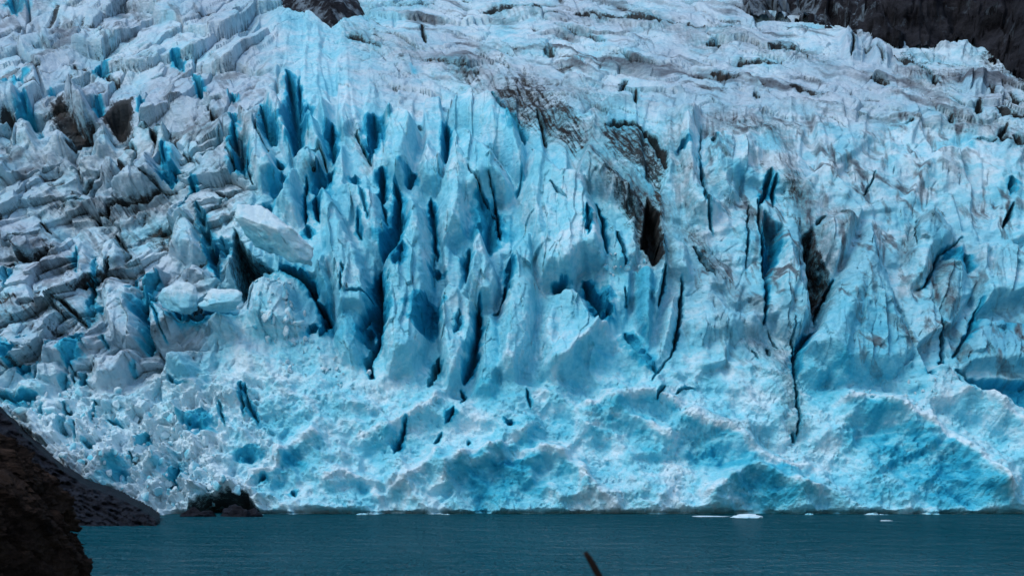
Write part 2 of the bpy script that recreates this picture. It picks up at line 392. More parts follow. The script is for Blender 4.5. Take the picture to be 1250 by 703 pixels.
# ---- seracs of the right cliff
serac('822,132 857,128 854,190 858,226 885,252 870,275 838,268 828,220', 4, 14)
serac('895,160 920,160 935,190 920,205 900,225 908,240 885,250 862,215 858,160', 3.5, 15, -.3)
serac('961,273 975,320 985,352 995,386 976,420 952,402 942,350', 5.0, 11, 0.2)
serac('1062,258 1084,300 1112,370 1142,440 1090,466 1020,470 976,432 998,397 1020,347 1046,288', 6.5, 26, -0.75, 0.1, .10)
serac('996,272 1020,258 1046,266 1040,296 1022,330 1004,300', 4.0, 12, 0.6, 0, .0)
serac('1119,268 1135,248 1158,268 1174,290 1142,318 1128,352 1110,350 1104,312', 4.5, 14, -0.2)
serac('1183,298 1232,288 1270,330 1270,368 1212,374 1192,380 1187,330', 5.0, 12, 0, 0.2)
serac('1133,350 1150,312 1178,291 1182,330 1176,372 1160,400 1148,394', 3.4, 14, 0.5, 0, .1)
serac('978,413 1004,404 1021,420 1024,462 996,470 977,460', 4.6, 11, 0, 0.2, .15)
serac('1185,404 1198,384 1230,390 1275,395 1275,455 1174,450 1180,420', 4.0, 10, 0.2, 0.2, .2)
serac('1128,460 1142,440 1162,447 1178,470 1186,486 1150,500 1120,490', 3.5, 9, 0, 0, -.1)
# ---- upper blocks along the right rim
serac('1022,40 1038,32 1052,44 1056,75 1040,82 1025,70', 2.0, 9)
serac('1056,48 1072,45 1092,66 1083,84 1060,82', 2.4, 9, .4)
serac('1140,55 1160,50 1184,51 1196,66 1180,72 1150,66', 2.0, 7)
serac('1168,100 1186,88 1204,94 1204,114 1190,122 1170,116', 2.6, 8, .4, 0, .1)
serac('1085,78 1120,80 1138,92 1134,106 1112,102', 1.6, 8, gr=1)
# ---- left blocks
serac('60,124 85,112 97,114 115,135 121,148 109,166 90,152 75,126', 7, 13, 0.5)
serac('-12,108 20,109 33,122 32,142 20,152 -12,152', 6, 13, 0, 0)
serac('18,147 38,142 50,168 46,192 8,176', 4.5, 12)
serac('128,243 165,200 183,180 196,200 206,226 190,243 160,252', 7, 16, -.4)
serac('205,226 190,178 206,172 222,182 217,210', 4, 8, 0, 0, .2)
serac('52,186 72,160 86,166 93,182 82,191', 4, 9)
serac('108,186 128,156 138,166 140,184 120,192', 4, 9)
serac('119,210 128,196 148,200 155,214 140,226 126,236', 4, 9, 0.4, 0, .1)
serac('14,293 78,290 76,312 18,318', 4, 6, 0, .5)
serac('92,302 112,295 120,330 104,346 93,332', 4.5, 8)
serac('120,302 145,291 160,312 150,330 126,340', 4.5, 10, 0, 0)
serac('209,262 236,254 249,280 256,318 240,322 204,310', 5, 14, 0, 0.2)
serac('118,342 140,332 168,350 172,382 178,428 150,432 128,402', 4.5, 13)
serac('181,378 192,366 212,384 226,400 203,423 182,422', 6, 11, 0.6)
serac('64,252 130,244 200,230 205,240 170,254 130,262 104,256', 3.5, 8, 0, .6)
serac('48,410 72,412 104,404 100,430 84,450 50,440', 4.5, 11, 0.2, .3, .1)
serac('44,445 72,440 86,455 78,476 40,470', 4.5, 10)
serac('18,465 45,458 72,470 66,490 22,496', 4.5, 11)
serac('108,432 136,428 170,424 176,440 150,470 118,480 108,455', 5, 14, 0, .2)
serac('200,438 214,430 235,436 246,452 238,468 215,468 202,455', 6, 13, 0, -.3, .2)
serac('246,400 258,388 270,372 282,384 300,400 292,416 262,412', 4.5, 10, 0, 0)
serac('170,344 190,322 205,330 186,362 168,374', 4, 8)
serac('216,332 240,322 258,335 264,350 244,350 222,338', 3.5, 8)
serac('275,340 286,304 297,328 304,345 288,352', 5.5, 9, -.4)
serac('300,352 318,332 340,338 360,352 368,376 380,395 372,412 340,420 312,410 296,385', 5.0, 22, -.2, 0, -.05)
serac('386,312 402,305 402,330 410,360 404,390 396,372 384,345', 5.0, 9, 0, 0, .15)
serac('383,402 396,393 400,402 392,410', 3.5, 5, 0, 0, .2)
NSER = len(SER)

TN = fbm(U / 34, V / 13, 5, 53, .62)
# ---- folds of the apron
ridge('535,600 545,572 575,556 612,548 640,532 662,510', 4.0, 26, 15, .22, 1.2)
ridge('630,556 660,552 680,556 704,576 737,610 760,626', 3.6, 20, 16, .05, 0)
ridge('560,575 600,562 640,558 670,556', 3.0, 18, 26, .30, 1.4)
ridge('668,470 694,438 727,404 746,396', 4.0, 22, 22, .1)
ridge('755,402 775,430 800,452', 3.0, 14, 16, .1)
ridge('820,505 864,521 901,534 914,552 941,566 998,572', 4.2, 18, 22, .28, 1.5)
ridge('850,620 884,590 914,573 951,588 1011,610', 4.0, 16, 26, .14, 1.0)
ridge('1000,500 1045,490 1090,500 1116,511 1153,531 1193,564 1223,598 1240,626', 5.2, 26, 30, .26, 1.4)
ridge('1160,482 1200,488 1250,524 1290,560', 4.5, 20, 18, .1)
ridge('700,500 760,488 800,486 840,500', 3.2, 16, 18, .18, 1)
ridge('705,530 745,508 790,520 830,545', 3.4, 18, 18, .15, 1)
ridge('430,540 480,520 520,500 545,480', 2.6, 16, 14, .12)
ridge('470,600 515,575 540,545', 2.6, 14, 12, .12)
ridge('330,560 360,545 395,530', 2.6, 14, 12, .15)
ridge('300,580 335,575 352,548', 3.0, 12, 14, .25, 1)
ridge('390,590 420,578 450,590 470,615', 3.0, 14, 16, .1)
ridge('230,600 262,594 300,596 326,612', 2.6, 10, 10, .0)
ridge('180,568 205,545 232,548', 2.4, 10, 12, .2, 1)
ridge('105,590 125,565 150,552', 2.2, 10, 14, .3, .8)

# ---- crevasses, traced
C = crev
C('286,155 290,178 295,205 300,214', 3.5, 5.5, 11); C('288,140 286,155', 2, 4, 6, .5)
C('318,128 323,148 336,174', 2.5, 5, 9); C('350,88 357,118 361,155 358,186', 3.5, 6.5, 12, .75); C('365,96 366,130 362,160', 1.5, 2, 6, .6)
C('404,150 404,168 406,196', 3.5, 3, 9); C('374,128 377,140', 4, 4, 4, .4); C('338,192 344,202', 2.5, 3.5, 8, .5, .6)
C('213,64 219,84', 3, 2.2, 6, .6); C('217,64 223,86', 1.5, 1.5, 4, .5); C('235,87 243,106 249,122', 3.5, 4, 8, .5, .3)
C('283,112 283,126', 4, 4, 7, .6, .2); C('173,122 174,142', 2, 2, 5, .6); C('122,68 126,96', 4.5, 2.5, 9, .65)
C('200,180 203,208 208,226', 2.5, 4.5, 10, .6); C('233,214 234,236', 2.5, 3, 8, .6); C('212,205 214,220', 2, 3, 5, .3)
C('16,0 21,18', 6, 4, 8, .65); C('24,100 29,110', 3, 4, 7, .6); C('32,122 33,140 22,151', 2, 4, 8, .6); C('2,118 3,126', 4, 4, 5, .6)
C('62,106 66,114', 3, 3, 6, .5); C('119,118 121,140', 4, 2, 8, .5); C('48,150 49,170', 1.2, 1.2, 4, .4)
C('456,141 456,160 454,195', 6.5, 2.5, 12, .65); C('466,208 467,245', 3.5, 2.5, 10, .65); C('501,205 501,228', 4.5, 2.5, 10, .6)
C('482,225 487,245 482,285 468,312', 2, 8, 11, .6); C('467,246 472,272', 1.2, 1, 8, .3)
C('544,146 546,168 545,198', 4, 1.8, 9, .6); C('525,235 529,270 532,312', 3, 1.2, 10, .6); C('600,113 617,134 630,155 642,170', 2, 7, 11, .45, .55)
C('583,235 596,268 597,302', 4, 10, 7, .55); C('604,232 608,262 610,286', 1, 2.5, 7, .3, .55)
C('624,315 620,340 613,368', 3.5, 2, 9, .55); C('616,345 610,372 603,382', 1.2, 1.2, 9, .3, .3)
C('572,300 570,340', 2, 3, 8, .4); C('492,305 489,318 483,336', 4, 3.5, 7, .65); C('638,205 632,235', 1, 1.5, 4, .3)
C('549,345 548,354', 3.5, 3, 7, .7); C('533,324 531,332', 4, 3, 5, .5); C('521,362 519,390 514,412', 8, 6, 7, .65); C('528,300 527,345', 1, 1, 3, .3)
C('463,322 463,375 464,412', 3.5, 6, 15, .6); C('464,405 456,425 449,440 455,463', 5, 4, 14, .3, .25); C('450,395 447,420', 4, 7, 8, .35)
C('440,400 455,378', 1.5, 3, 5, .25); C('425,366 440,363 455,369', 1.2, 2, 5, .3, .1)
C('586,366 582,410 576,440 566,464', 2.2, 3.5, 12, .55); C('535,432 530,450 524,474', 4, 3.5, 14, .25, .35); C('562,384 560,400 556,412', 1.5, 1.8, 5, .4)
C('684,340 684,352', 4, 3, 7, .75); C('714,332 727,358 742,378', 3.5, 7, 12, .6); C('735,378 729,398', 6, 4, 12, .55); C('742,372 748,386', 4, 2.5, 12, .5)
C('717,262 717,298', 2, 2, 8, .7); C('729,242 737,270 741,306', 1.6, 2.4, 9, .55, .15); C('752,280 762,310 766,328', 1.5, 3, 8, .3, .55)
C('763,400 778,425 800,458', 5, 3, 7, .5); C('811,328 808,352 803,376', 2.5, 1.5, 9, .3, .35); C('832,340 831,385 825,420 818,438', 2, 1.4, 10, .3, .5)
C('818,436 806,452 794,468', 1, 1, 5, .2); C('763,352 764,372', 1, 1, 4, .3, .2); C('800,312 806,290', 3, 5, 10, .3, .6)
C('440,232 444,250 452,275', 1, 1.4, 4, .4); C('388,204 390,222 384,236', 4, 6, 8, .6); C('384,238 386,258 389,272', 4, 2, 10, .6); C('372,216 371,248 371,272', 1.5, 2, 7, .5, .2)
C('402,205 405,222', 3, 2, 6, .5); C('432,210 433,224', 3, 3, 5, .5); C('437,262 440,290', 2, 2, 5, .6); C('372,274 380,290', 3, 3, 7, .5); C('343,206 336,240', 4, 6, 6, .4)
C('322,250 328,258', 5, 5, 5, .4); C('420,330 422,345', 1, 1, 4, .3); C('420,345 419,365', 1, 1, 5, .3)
# the hollow under the big block, darkened by painted shade, and the arch beside it
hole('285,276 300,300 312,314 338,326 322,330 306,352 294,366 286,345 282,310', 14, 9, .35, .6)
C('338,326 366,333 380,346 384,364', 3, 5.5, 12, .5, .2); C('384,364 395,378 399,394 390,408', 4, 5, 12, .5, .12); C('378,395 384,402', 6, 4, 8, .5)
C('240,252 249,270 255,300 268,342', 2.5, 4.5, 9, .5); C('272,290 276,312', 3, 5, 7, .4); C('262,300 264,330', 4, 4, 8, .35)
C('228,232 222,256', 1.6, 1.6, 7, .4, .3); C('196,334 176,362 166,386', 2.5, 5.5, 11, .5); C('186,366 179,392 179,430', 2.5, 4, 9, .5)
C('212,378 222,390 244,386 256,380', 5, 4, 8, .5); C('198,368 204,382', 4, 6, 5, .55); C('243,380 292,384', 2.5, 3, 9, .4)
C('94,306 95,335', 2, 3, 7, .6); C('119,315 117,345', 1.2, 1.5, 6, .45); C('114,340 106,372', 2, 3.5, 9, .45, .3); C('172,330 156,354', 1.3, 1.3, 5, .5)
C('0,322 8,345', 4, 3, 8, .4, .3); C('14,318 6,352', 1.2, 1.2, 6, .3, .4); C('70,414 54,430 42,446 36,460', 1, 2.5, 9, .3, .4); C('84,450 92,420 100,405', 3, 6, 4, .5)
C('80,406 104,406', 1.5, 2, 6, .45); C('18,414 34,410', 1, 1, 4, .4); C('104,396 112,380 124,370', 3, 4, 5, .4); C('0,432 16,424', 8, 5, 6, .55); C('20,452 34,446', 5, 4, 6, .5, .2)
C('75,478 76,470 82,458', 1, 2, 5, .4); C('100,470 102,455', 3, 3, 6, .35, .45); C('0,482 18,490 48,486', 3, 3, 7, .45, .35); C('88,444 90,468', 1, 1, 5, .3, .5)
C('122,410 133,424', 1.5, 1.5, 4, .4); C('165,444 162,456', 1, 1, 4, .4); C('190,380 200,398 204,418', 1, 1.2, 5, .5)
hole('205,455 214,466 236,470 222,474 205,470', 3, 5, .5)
# the right cliff
C('857,148 855,175 855,190', .9, .9, 5, .15, .35); C('853,192 857,215 860,234 869,282', 1.5, 2.2, 8, .35, .45); C('859,232 858,252', 2, 1, 7, .3, .6)
C('914,248 913,280 912,328', 1.2, 1.0, 7, .2, .45); C('832,180 834,188', 4, 4, 6, .65); C('868,175 874,180', 4, 3, 5, .4, .2)
C('941,205 936,228 926,250', 3, 3, 8, .45, .35); C('949,215 945,232 944,250', 3, 2, 8, .45, .35); C('924,245 930,280 935,330', 1.5, 2.5, 9, .25, .55)
hole('931,256 958,272 953,308 942,340 939,394 931,390 932,335', 7, 12, .5); C('933,320 936,355 934,392', 2, 2, 12, .2, .4); C('950,290 944,325', 3, 2.5, 7, .55); C('940,398 951,419', 1, 1, 6, .2, .4)
hole('980,282 995,270 1002,301 1014,322 1021,336 1005,366 996,384 990,352 985,321', 8, 12, .3, .62); C('1022,335 1005,365 998,386', 3, 3, 10, .3, .3)
C('996,398 974,424 971,466', 2, 2.5, 9, .6); C('968,392 970,422 972,470 976,520', 1.0, 1.4, 8, .2, .45)
C('1009,260 998,270', 1.8, 2, 7, .2, .7); C('1119,268 1117,300', 1, .8, 5, .2, .45); C('1176,288 1149,306 1130,350 1122,352', .9, 2, 7, .35, .3)
C('1149,390 1154,412 1156,440', 2.2, 1.5, 10, .25, .55); C('1156,436 1150,440', 3, 3, 8, .3, .4); C('1196,368 1187,404 1166,432', 1.5, 2, 6, .45)
C('1238,246 1230,262 1226,278', 2, 3, 9, .2, .7); C('1180,310 1184,332', 4, 3, 5, .5); C('1152,312 1166,308 1172,322', 3, 4, 5, .45)
C('1168,448 1182,456', 2, 2.5, 6, .3, .3); C('1137,452 1131,458', 3, 3, 7, .35, .45); C('1236,218 1234,236', 3.5, 2, 8, .5); C('1055,238 1062,222 1070,210', .8, .8, 5, .2, .3)
C('1173,460 1184,485', 1.2, 1, 5, .3)
hole('1178,456 1262,462 1262,505 1222,492 1190,486', 5, 8, .5)
# apron cracks
C('498,512 490,530 481,556', 1, 2.6, 8, .45); C('553,500 545,518', 2.5, 2, 8, .5); C('540,528 532,540', 1.6, 1.2, 6, .4, .2); C('562,472 567,482 563,494', 1.4, 1.4, 7, .3, .2)
C('624,515 620,522', 4, 3, 5, .45); C('642,478 648,498', 1.4, 1.2, 5, .35); C('573,540 571,545', 1.5, 1.2, 5, .3); C('292,467 298,505', 1.5, 1, 6, .45); C('296,470 306,500 316,518', 1.5, 2, 7, .45)
C('268,490 276,520', 1, 1, 5, .35); C('246,500 240,530', 6, 8, 4, .45); C('302,545 304,562', 6, 5, 4, .45); C('217,568 214,588', 4, 7, 11, .4, .3); C('206,590 216,594', 5, 5, 8, .4, .2)
C('158,552 164,572', 1, 1.5, 7, .3, .3); C('117,492 115,515', 1.5, 1.2, 7, .35, .2); C('130,512 150,520', 1.5, 1.5, 6, .3, .3); C('80,495 78,515 74,530', 3, 4, 8, .3, .55); C('90,512 92,538', 2.5, 2, 7, .3, .5)
C('58,498 48,505', 3, 4, 7, .3, .4); C('100,540 120,545', 2, 2, 6, .3, .5); C('318,590 326,580', 1, 2, 5, .4); C('356,598 360,606', 2, 2, 5, .4); C('178,530 168,548', 2, 2, 5, .5)
C('811,474 801,492', 1.5, 1.6, 7, .3, .2); C('825,482 838,474 848,474', 1.4, 1.2, 5, .3, .15); C('968,526 972,536', 3, 3, 7, .3, .5); C('920,424 925,434', 1, 1, 5, .2, .4); C('938,418 940,432', 1.6, 1, 6, .25, .6)
C('974,478 975,530', 1.0, 1.2, 6, .2, .4)
hole('222,634 233,616 249,606 272,602 302,602 313,618 332,634', 9, 7, .2, .85)  # cave mouth: dirty ice, its recess shade painted in as well
SMQ = []
# strata cracks along the top
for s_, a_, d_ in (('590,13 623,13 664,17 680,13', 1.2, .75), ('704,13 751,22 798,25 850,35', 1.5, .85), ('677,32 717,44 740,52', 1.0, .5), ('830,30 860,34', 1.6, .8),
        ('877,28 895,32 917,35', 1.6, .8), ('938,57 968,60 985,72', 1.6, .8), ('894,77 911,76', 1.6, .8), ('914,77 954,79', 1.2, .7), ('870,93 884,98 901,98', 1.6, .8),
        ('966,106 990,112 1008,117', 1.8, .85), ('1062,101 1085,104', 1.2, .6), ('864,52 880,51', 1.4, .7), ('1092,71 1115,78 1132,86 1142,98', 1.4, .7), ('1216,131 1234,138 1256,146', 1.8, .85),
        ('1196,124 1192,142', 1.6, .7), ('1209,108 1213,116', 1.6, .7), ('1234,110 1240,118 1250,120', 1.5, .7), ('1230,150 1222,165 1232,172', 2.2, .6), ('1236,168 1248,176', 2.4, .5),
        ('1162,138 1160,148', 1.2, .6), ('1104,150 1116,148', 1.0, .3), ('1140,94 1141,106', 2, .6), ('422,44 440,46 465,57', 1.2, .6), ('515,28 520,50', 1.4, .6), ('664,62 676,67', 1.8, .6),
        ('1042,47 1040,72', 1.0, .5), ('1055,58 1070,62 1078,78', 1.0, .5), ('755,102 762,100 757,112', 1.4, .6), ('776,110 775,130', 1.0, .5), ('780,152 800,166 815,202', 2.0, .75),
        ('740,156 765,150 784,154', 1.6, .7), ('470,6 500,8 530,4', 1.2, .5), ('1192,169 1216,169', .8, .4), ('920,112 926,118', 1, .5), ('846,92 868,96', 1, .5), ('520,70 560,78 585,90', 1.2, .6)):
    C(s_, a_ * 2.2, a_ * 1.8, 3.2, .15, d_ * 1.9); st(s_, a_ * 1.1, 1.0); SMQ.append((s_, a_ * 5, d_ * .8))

# strata cracks of the left
for s_, a_, d_ in (('68,252 90,246 105,243', 1.2, .6), ('106,260 131,263 136,256 168,248 200,234 214,228', 1.4, .7), ('4,292 30,289', 1.2, .7), ('55,297 81,288', 1.4, .75), ('0,318 40,314 72,308', 1.4, .7),
        ('88,355 106,344 130,336 140,322', 1.4, .65), ('68,366 90,380 104,397', 1.8, .55), ('138,280 148,300 158,312', 2.0, .5), ('152,318 162,314', 1, .5), ('48,272 56,280 62,286', 1.5, .6),
        ('125,238 150,220 162,204 170,186', 1.3, .65), ('98,232 116,212 120,206', 1.6, .65), ('84,182 104,170 114,156', 2.2, .65), ('186,172 190,180', 2, .7), ('164,168 200,168 220,164 240,148', 1.3, .65),
        ('142,198 152,212', 2.6, .75), ('147,186 170,186', 1.3, .5), ('178,224 200,234', 1.2, .5), ('224,184 244,200', 1.6, .5), ('80,78 100,82 124,78', 1.2, .4), ('40,60 56,58 80,64', 1, .4), ('88,76 94,86', 2.2, .55),
        ('130,94 140,100 146,97', 2.0, .7), ('75,6 86,8', 2.0, .6), ('40,82 50,80', 1.2, .5), ('186,94 200,88', .9, .5), ('0,40 22,36 26,30', 1.2, .5), ('226,70 238,68', 1, .5),
        ('254,130 270,126', .8, .5), ('258,140 265,146', 2, .45), ('262,232 278,238 288,232', 1.6, .6), ('256,258 268,246 275,240', .8, .5), ('242,188 262,182 270,160', .8, .4), ('0,152 18,150', 3.0, .7),
        ('310,150 316,175 330,190', .9, .45), ('300,190 306,220', .8, .4), ('276,180 288,208', 1.4, .5), ('375,196 390,184 400,204', .9, .45), ('380,210 384,206', 1.5, .5), ('436,160 448,190 452,198', 1.0, .5),
        ('510,148 516,152', 1.4, .5), ('590,170 600,178 615,196', .9, .35), ('572,214 590,240 604,256', .9, .35), ('596,222 604,238 605,250', .9, .3), ('670,232 690,256', .9, .15),
        ('655,136 662,160 667,172', 1.4, .6), ('846,300 860,318 874,340', 1.6, .35), ('22,372 40,366', 2, .4)):
    C(s_, a_ * 1.9, a_ * 1.6, 4.0, .1, d_ * 1.6); st(s_, a_ * .8, .85); SMQ.append((s_, a_ * 5, d_))

# ---- debris stains and painted-in shade, with outlines of their own
hole('128,142 142,133 158,130 162,140 158,160 144,170 132,155', 6, 8, .05, .5)  # hollow with its shade painted into the ice colour
st('60,124 77,121 88,140 100,158 112,162 92,179 76,160 64,152', 4, 1.25, True)  # shaded face of a slab, painted dark
st('124,141 140,130 158,127 165,124 161,158 144,171 130,155', 3, 1.5, True)  # shade of the same hollow, painted over it
st('596,104 640,78 684,115 711,141 717,170 691,176 664,161 643,161 623,141', 7, .72, True)
st('684,158 700,175', 7, .9); st('700,150 712,172 704,180', 5, .7); st('575,88 598,108', 4, .6); st('563,81 580,108', 3.5, .6); st('600,70 618,68 620,84 607,87', 4, .6, True); st('617,80 640,110', 5, .5)  # the first line paints the shade of a hole, the rest is debris
hole('788,240 806,262 810,318 797,326 782,300', 8, 7, .05, 1.0)  # debris-filled hollow, its shade painted in too
st('734,158 768,151 791,158 815,202 808,232 778,208 738,181', 5, .8, True)
st('717,181 751,208 785,236 806,262 806,320 790,318 768,280 745,230', 6, .78, True); st('800,240 806,300', 6, .8); st('730,246 745,270 760,300', 4, .45)
st('842,280 862,312 880,335 896,345', 4, .55); st('860,296 880,320 896,324', 3, .5); st('840,285 836,300', 4, .45); st('820,300 842,310', 3, .3)
st('954,215 978,203 981,232 970,246 950,246', 5, .55, True); st('870,134 907,133 948,148 950,162 905,163 882,150', 5, .50, True); st('930,196 938,206', 3, .6)
st('975,268 985,290 992,320', 4, .6); st('1000,300 1008,330 1004,352', 4.5, .85); st('1020,262 1040,275 1048,284', 4, .45); st('962,258 974,268', 3.5, .6); st('928,262 955,256', 3, .4)
st('1150,384 1156,404', 3.5, .5); st('1104,292 1112,310 1107,318', 4, .45); st('1152,258 1154,264', 2.5, .6); st('1120,268 1118,286', 2, .5); st('1201,299 1202,301', 2, .8)
st('16,298 24,312 21,320', 3.5, .85); st('56,300 62,310', 3.5, .75); st('40,308 52,312', 4, .45); st('0,366 18,366', 4, .95); st('38,372 42,386', 3.5, .85); st('10,380 22,388', 4, .55); st('50,378 52,392', 2.5, .5)
st('178,298 200,272 209,266 206,288 194,305 182,302', 2.5, .75, True); st('100,262 140,260 190,250 176,264 140,272 108,274', 4, .50, True); st('160,258 166,268', 4, .6); st('120,270 160,278', 6, .35)  # the first outline is painted shade on a triangular face
st('20,70 0,92', 8, .3); st('6,92 16,104', 5, .55); st('118,346 136,338', 5, .45); st('86,478 102,474', 3, .4); st('84,462 100,450', 2, .5)
st('1115,82 1165,82 1196,78 1180,100 1150,104 1115,98', 6, .5, True); st('1100,64 1130,74 1165,76', 3, .6); st('1146,92 1150,106', 4, .6); st('1205,70 1225,85 1250,104', 8, .6); st('1160,136 1230,150 1262,180', 9, .36)
st('1060,60 1084,80', 6, .36); st('420,30 470,50 520,60', 16, .22); st('600,60 660,50', 14, .2); st('440,8 475,30', 12, .3); st('500,90 560,100', 8, .3)
st('20,524 60,560 100,590 150,612 186,632', 10, .62); st('45,520 80,550 118,578 160,604', 9, .35); st('920,412 965,425', 5, .36); st('960,392 974,420', 3, .4); st('946,520 950,540', 3, .2)
st('820,150 830,205', 3, .35); st('838,210 846,218', 4, .55); st('826,206 842,214', 2, .5); st('880,240 915,250', 3, .4); st('432,150 446,176', 5, .4); st('420,176 440,200', 6, .25)
for s_, w_, a_ in (('600,110 650,130 700,165 745,170 800,180', 34, 1.0), ('720,190 760,220 800,260 800,310', 34, 1.1), ('640,100 690,110 740,130', 26, .7), ('560,70 600,95 620,120', 22, .8), ('430,40 500,60 580,85', 24, .6),
        ('60,250 130,262 200,250', 26, .9), ('0,300 60,305 90,330', 20, .7), ('0,370 50,378 110,385', 18, .9), ('60,130 110,165 150,150', 24, .9), ('130,270 150,300 160,315', 16, .8), ('0,180 60,200 140,220', 20, .7),
        ('240,150 270,200 300,240', 22, .7), ('230,240 250,290 280,330', 18, .6), ('840,280 880,330 900,360', 24, .7), ('960,200 985,250 1005,330 1000,370', 24, .9), ('880,140 930,150 960,170', 22, .8), ('1030,280 1040,270 1010,260', 18, .8),
        ('1110,280 1105,310', 16, .7), ('1150,320 1160,380', 18, .8), ('1100,90 1150,100 1200,90', 20, .9), ('1160,140 1210,155 1250,175', 22, .8), ('920,415 960,440 970,520', 26, .6), ('820,150 830,220 840,260', 20, .6), ('850,540 880,520 940,540', 20, .4),
        ('870,30 930,60 1010,80', 14, .5), ('700,20 800,30 880,60', 14, .6), ('590,14 690,20', 12, .6), ('430,160 450,200', 14, .6), ('370,210 400,200', 12, .5), ('20,524 70,560 120,590 180,625', 26, .9)):
    smudge(s_, w_, a_)
for q_ in SMQ: smudge(*q_)
# ---- bluer clean ice
for s_, a_ in (('1062,534 1116,517 1149,541 1186,575 1218,608 1132,618 1065,610', .25), ('1030,395 1120,410 1130,460 1060,470 1000,465', .16), ('1190,380 1265,350 1265,400 1200,410', .30),
        ('640,470 655,440 690,480 700,540 640,530', .16), ('575,485 630,475 660,520 600,540', .12), ('980,430 1030,430 1050,480 1000,500 978,470', .16), ('688,560 735,600 700,612 660,600', .2),
        ('300,470 380,470 420,500 350,540 300,520', .12), ('230,510 262,500 262,530 228,530', .25), ('120,565 150,555 150,572 118,575', .25), ('470,560 440,520 500,510', .1), ('270,20 300,0 520,0 500,80 420,110 330,90', .06),
        ('498,80 512,80 512,100 498,100', .45), ('605,22 632,24 625,38 608,36', .25), ('672,40 686,42 684,50', .4), ('690,70 712,74 708,84', .25), ('730,128 758,130 760,150 735,150', .25), ('764,106 778,112 775,124', .35),
        ('895,205 920,205 924,232 905,238 894,222', .28), ('1000,148 1025,150 1020,160 1000,160', .25), ('1020,165 1046,170 1050,200 1010,200', .22), ('1104,130 1136,132 1150,142 1115,138', .3), ('918,160 952,162 953,174 925,176', .25),
        ('1160,155 1190,160 1190,176 1165,172', .2), ('1183,170 1190,170 1190,180 1183,180', .4), ('1080,116 1100,120 1090,128', .2), ('400,20 480,70 560,150 560,250 420,240 300,140 300,60', -.04)):
    tint(s_, a_)
# the dark undercut where the ice meets the lake
hn_w = sst(621, 626, V + 3 * fbm(U / 40, V * 0, 3, 71)) * sst(634, 629, V) * sst(-.45, .1, fbm(U / 55, V * 0, 3, 72))
cut += 3.0 * hn_w

thin = np.maximum(wL * crackL, wTR * sst(.05, 0, e8)) * (1 - cov)
patch = sst(-.1, .3, fbm(U / 90, V / 60, 3, 81))
def blur(a, n):
    k = np.exp(-np.linspace(-2.2, 2.2, 2 * n + 1) ** 2); k /= k.sum()
    f = lambda r: np.convolve(np.pad(r, n, 'edge'), k, 'valid')
    return np.apply_along_axis(f, 1, np.apply_along_axis(f, 0, a)).astype(np.float32)
h = ht + hn * (1 - 0.72 * cov); hs = blur(h, 4); hb = blur(h, 6); hs = hs + (h - hs) * np.clip(wTR + wL * .75, 0, 1); h = hs + (hb - hs) * np.clip(wAp * (1 - .6 * wRub), 0, 1); h -= .75 * blur(h, 90)
a, b = rot(wu, wv, 30); a2, b2_ = rot(wu, wv, -35)
crumb = sst(-.2, .3, fbm(U / 50, V / 36, 3, 251))
h += wAp * (.42 + .58 * wRub) * (1.5 * (ridged(a / 44, b / 13, 4, 252, .55) - .5) + 1.1 * (ridged(a2 / 40, b2_ / 15, 3, 254, .55) - .5) + (.25 + .75 * crumb) * (.75 * fbm(U / 8, V / 7, 4, 256, .65) + .55 * r3 + .35 * r2))
h = h - cut - (2.2 - 1.5 * wTR) * thin
h += (0.22 + .12 * wAp) * fbm(U / 9, V / 9, 4, 82, .6) + 0.22 * wC * fbm(U / 5, V / 26, 3, 83) + wAp * .2 * fbm(U / 6, V / 6, 3, 84, .65) + cov * (1 - wAp) * (.8 * c5 + .2 * worley(wu / 8, wv / 22, 19, 1.6)[0])
dirt_shade = np.maximum(dirt_shade, 0.55 * patch * thin * (wL + wTR))
sp = fbm(U / 26, V / 15, 5, 85, .65)
dirt_shade = np.maximum(dirt_shade, (wL * .5 + wTR * .55 + wR * .32 + wC * .10) * sst(.12, .5, sp) * (0.4 + .6 * patch))
def veins(deg, la, lb, seed, lo, hi):
    a, b = rot(wu, wv, deg); n = np.abs(perlin(a / la, b / lb, seed)) + .5 * np.abs(perlin(a / la * 2.3, b / lb * 2.1, seed + 1)) * .5
    return sst(hi, lo, n) * sst(-.05, .3, fbm(U / 55, V / 40, 3, seed + 2))
vn = wL * np.maximum(veins(-26, 120, 24, 201, .05, .17), .8 * veins(-58, 80, 20, 205, .05, .15)) + wTR * np.maximum(veins(9, 150, 11, 209, .05, .2), .5 * veins(40, 70, 20, 211, .03, .13))
vn = vn + .6 * wR * np.maximum(veins(82, 90, 18, 213, .03, .11), .8 * veins(-40, 60, 24, 216, .03, .10)) + wC * .45 * veins(62, 110, 22, 219, .03, .1)
vn = np.maximum(vn, (wL * .8 + wTR * .6) * veins(-35, 44, 9, 223, .04, .15)); vn = vn * (1 - .3 * cov)
h -= .9 * vn; dirt_shade = np.maximum(dirt_shade, .78 * vn)
def smear(deg, la, lb, seed, lo, hi):
    a, b = rot(wu, wv, deg); return sst(lo, hi, fbm(a / la, b / lb, 5, seed, .6))
soot = wL * .8 * np.maximum(smear(-28, 80, 16, 231, .0, .32), .8 * smear(40, 50, 16, 233, .05, .35)) + wTR * smear(9, 140, 12, 235, -.05, .3) + wR * 1.0 * np.maximum(smear(78, 60, 16, 237, .06, .36), smear(35, 50, 14, 239, .06, .36)) + wC * .35 * smear(65, 60, 14, 241, .15, .5) + wAp * .18 * smear(20, 60, 18, 243, .1, .5)
soot *= .35 + .65 * sst(-.25, .25, fbm(U / 130, V / 90, 3, 245))
soot = np.maximum(soot, SOOT)
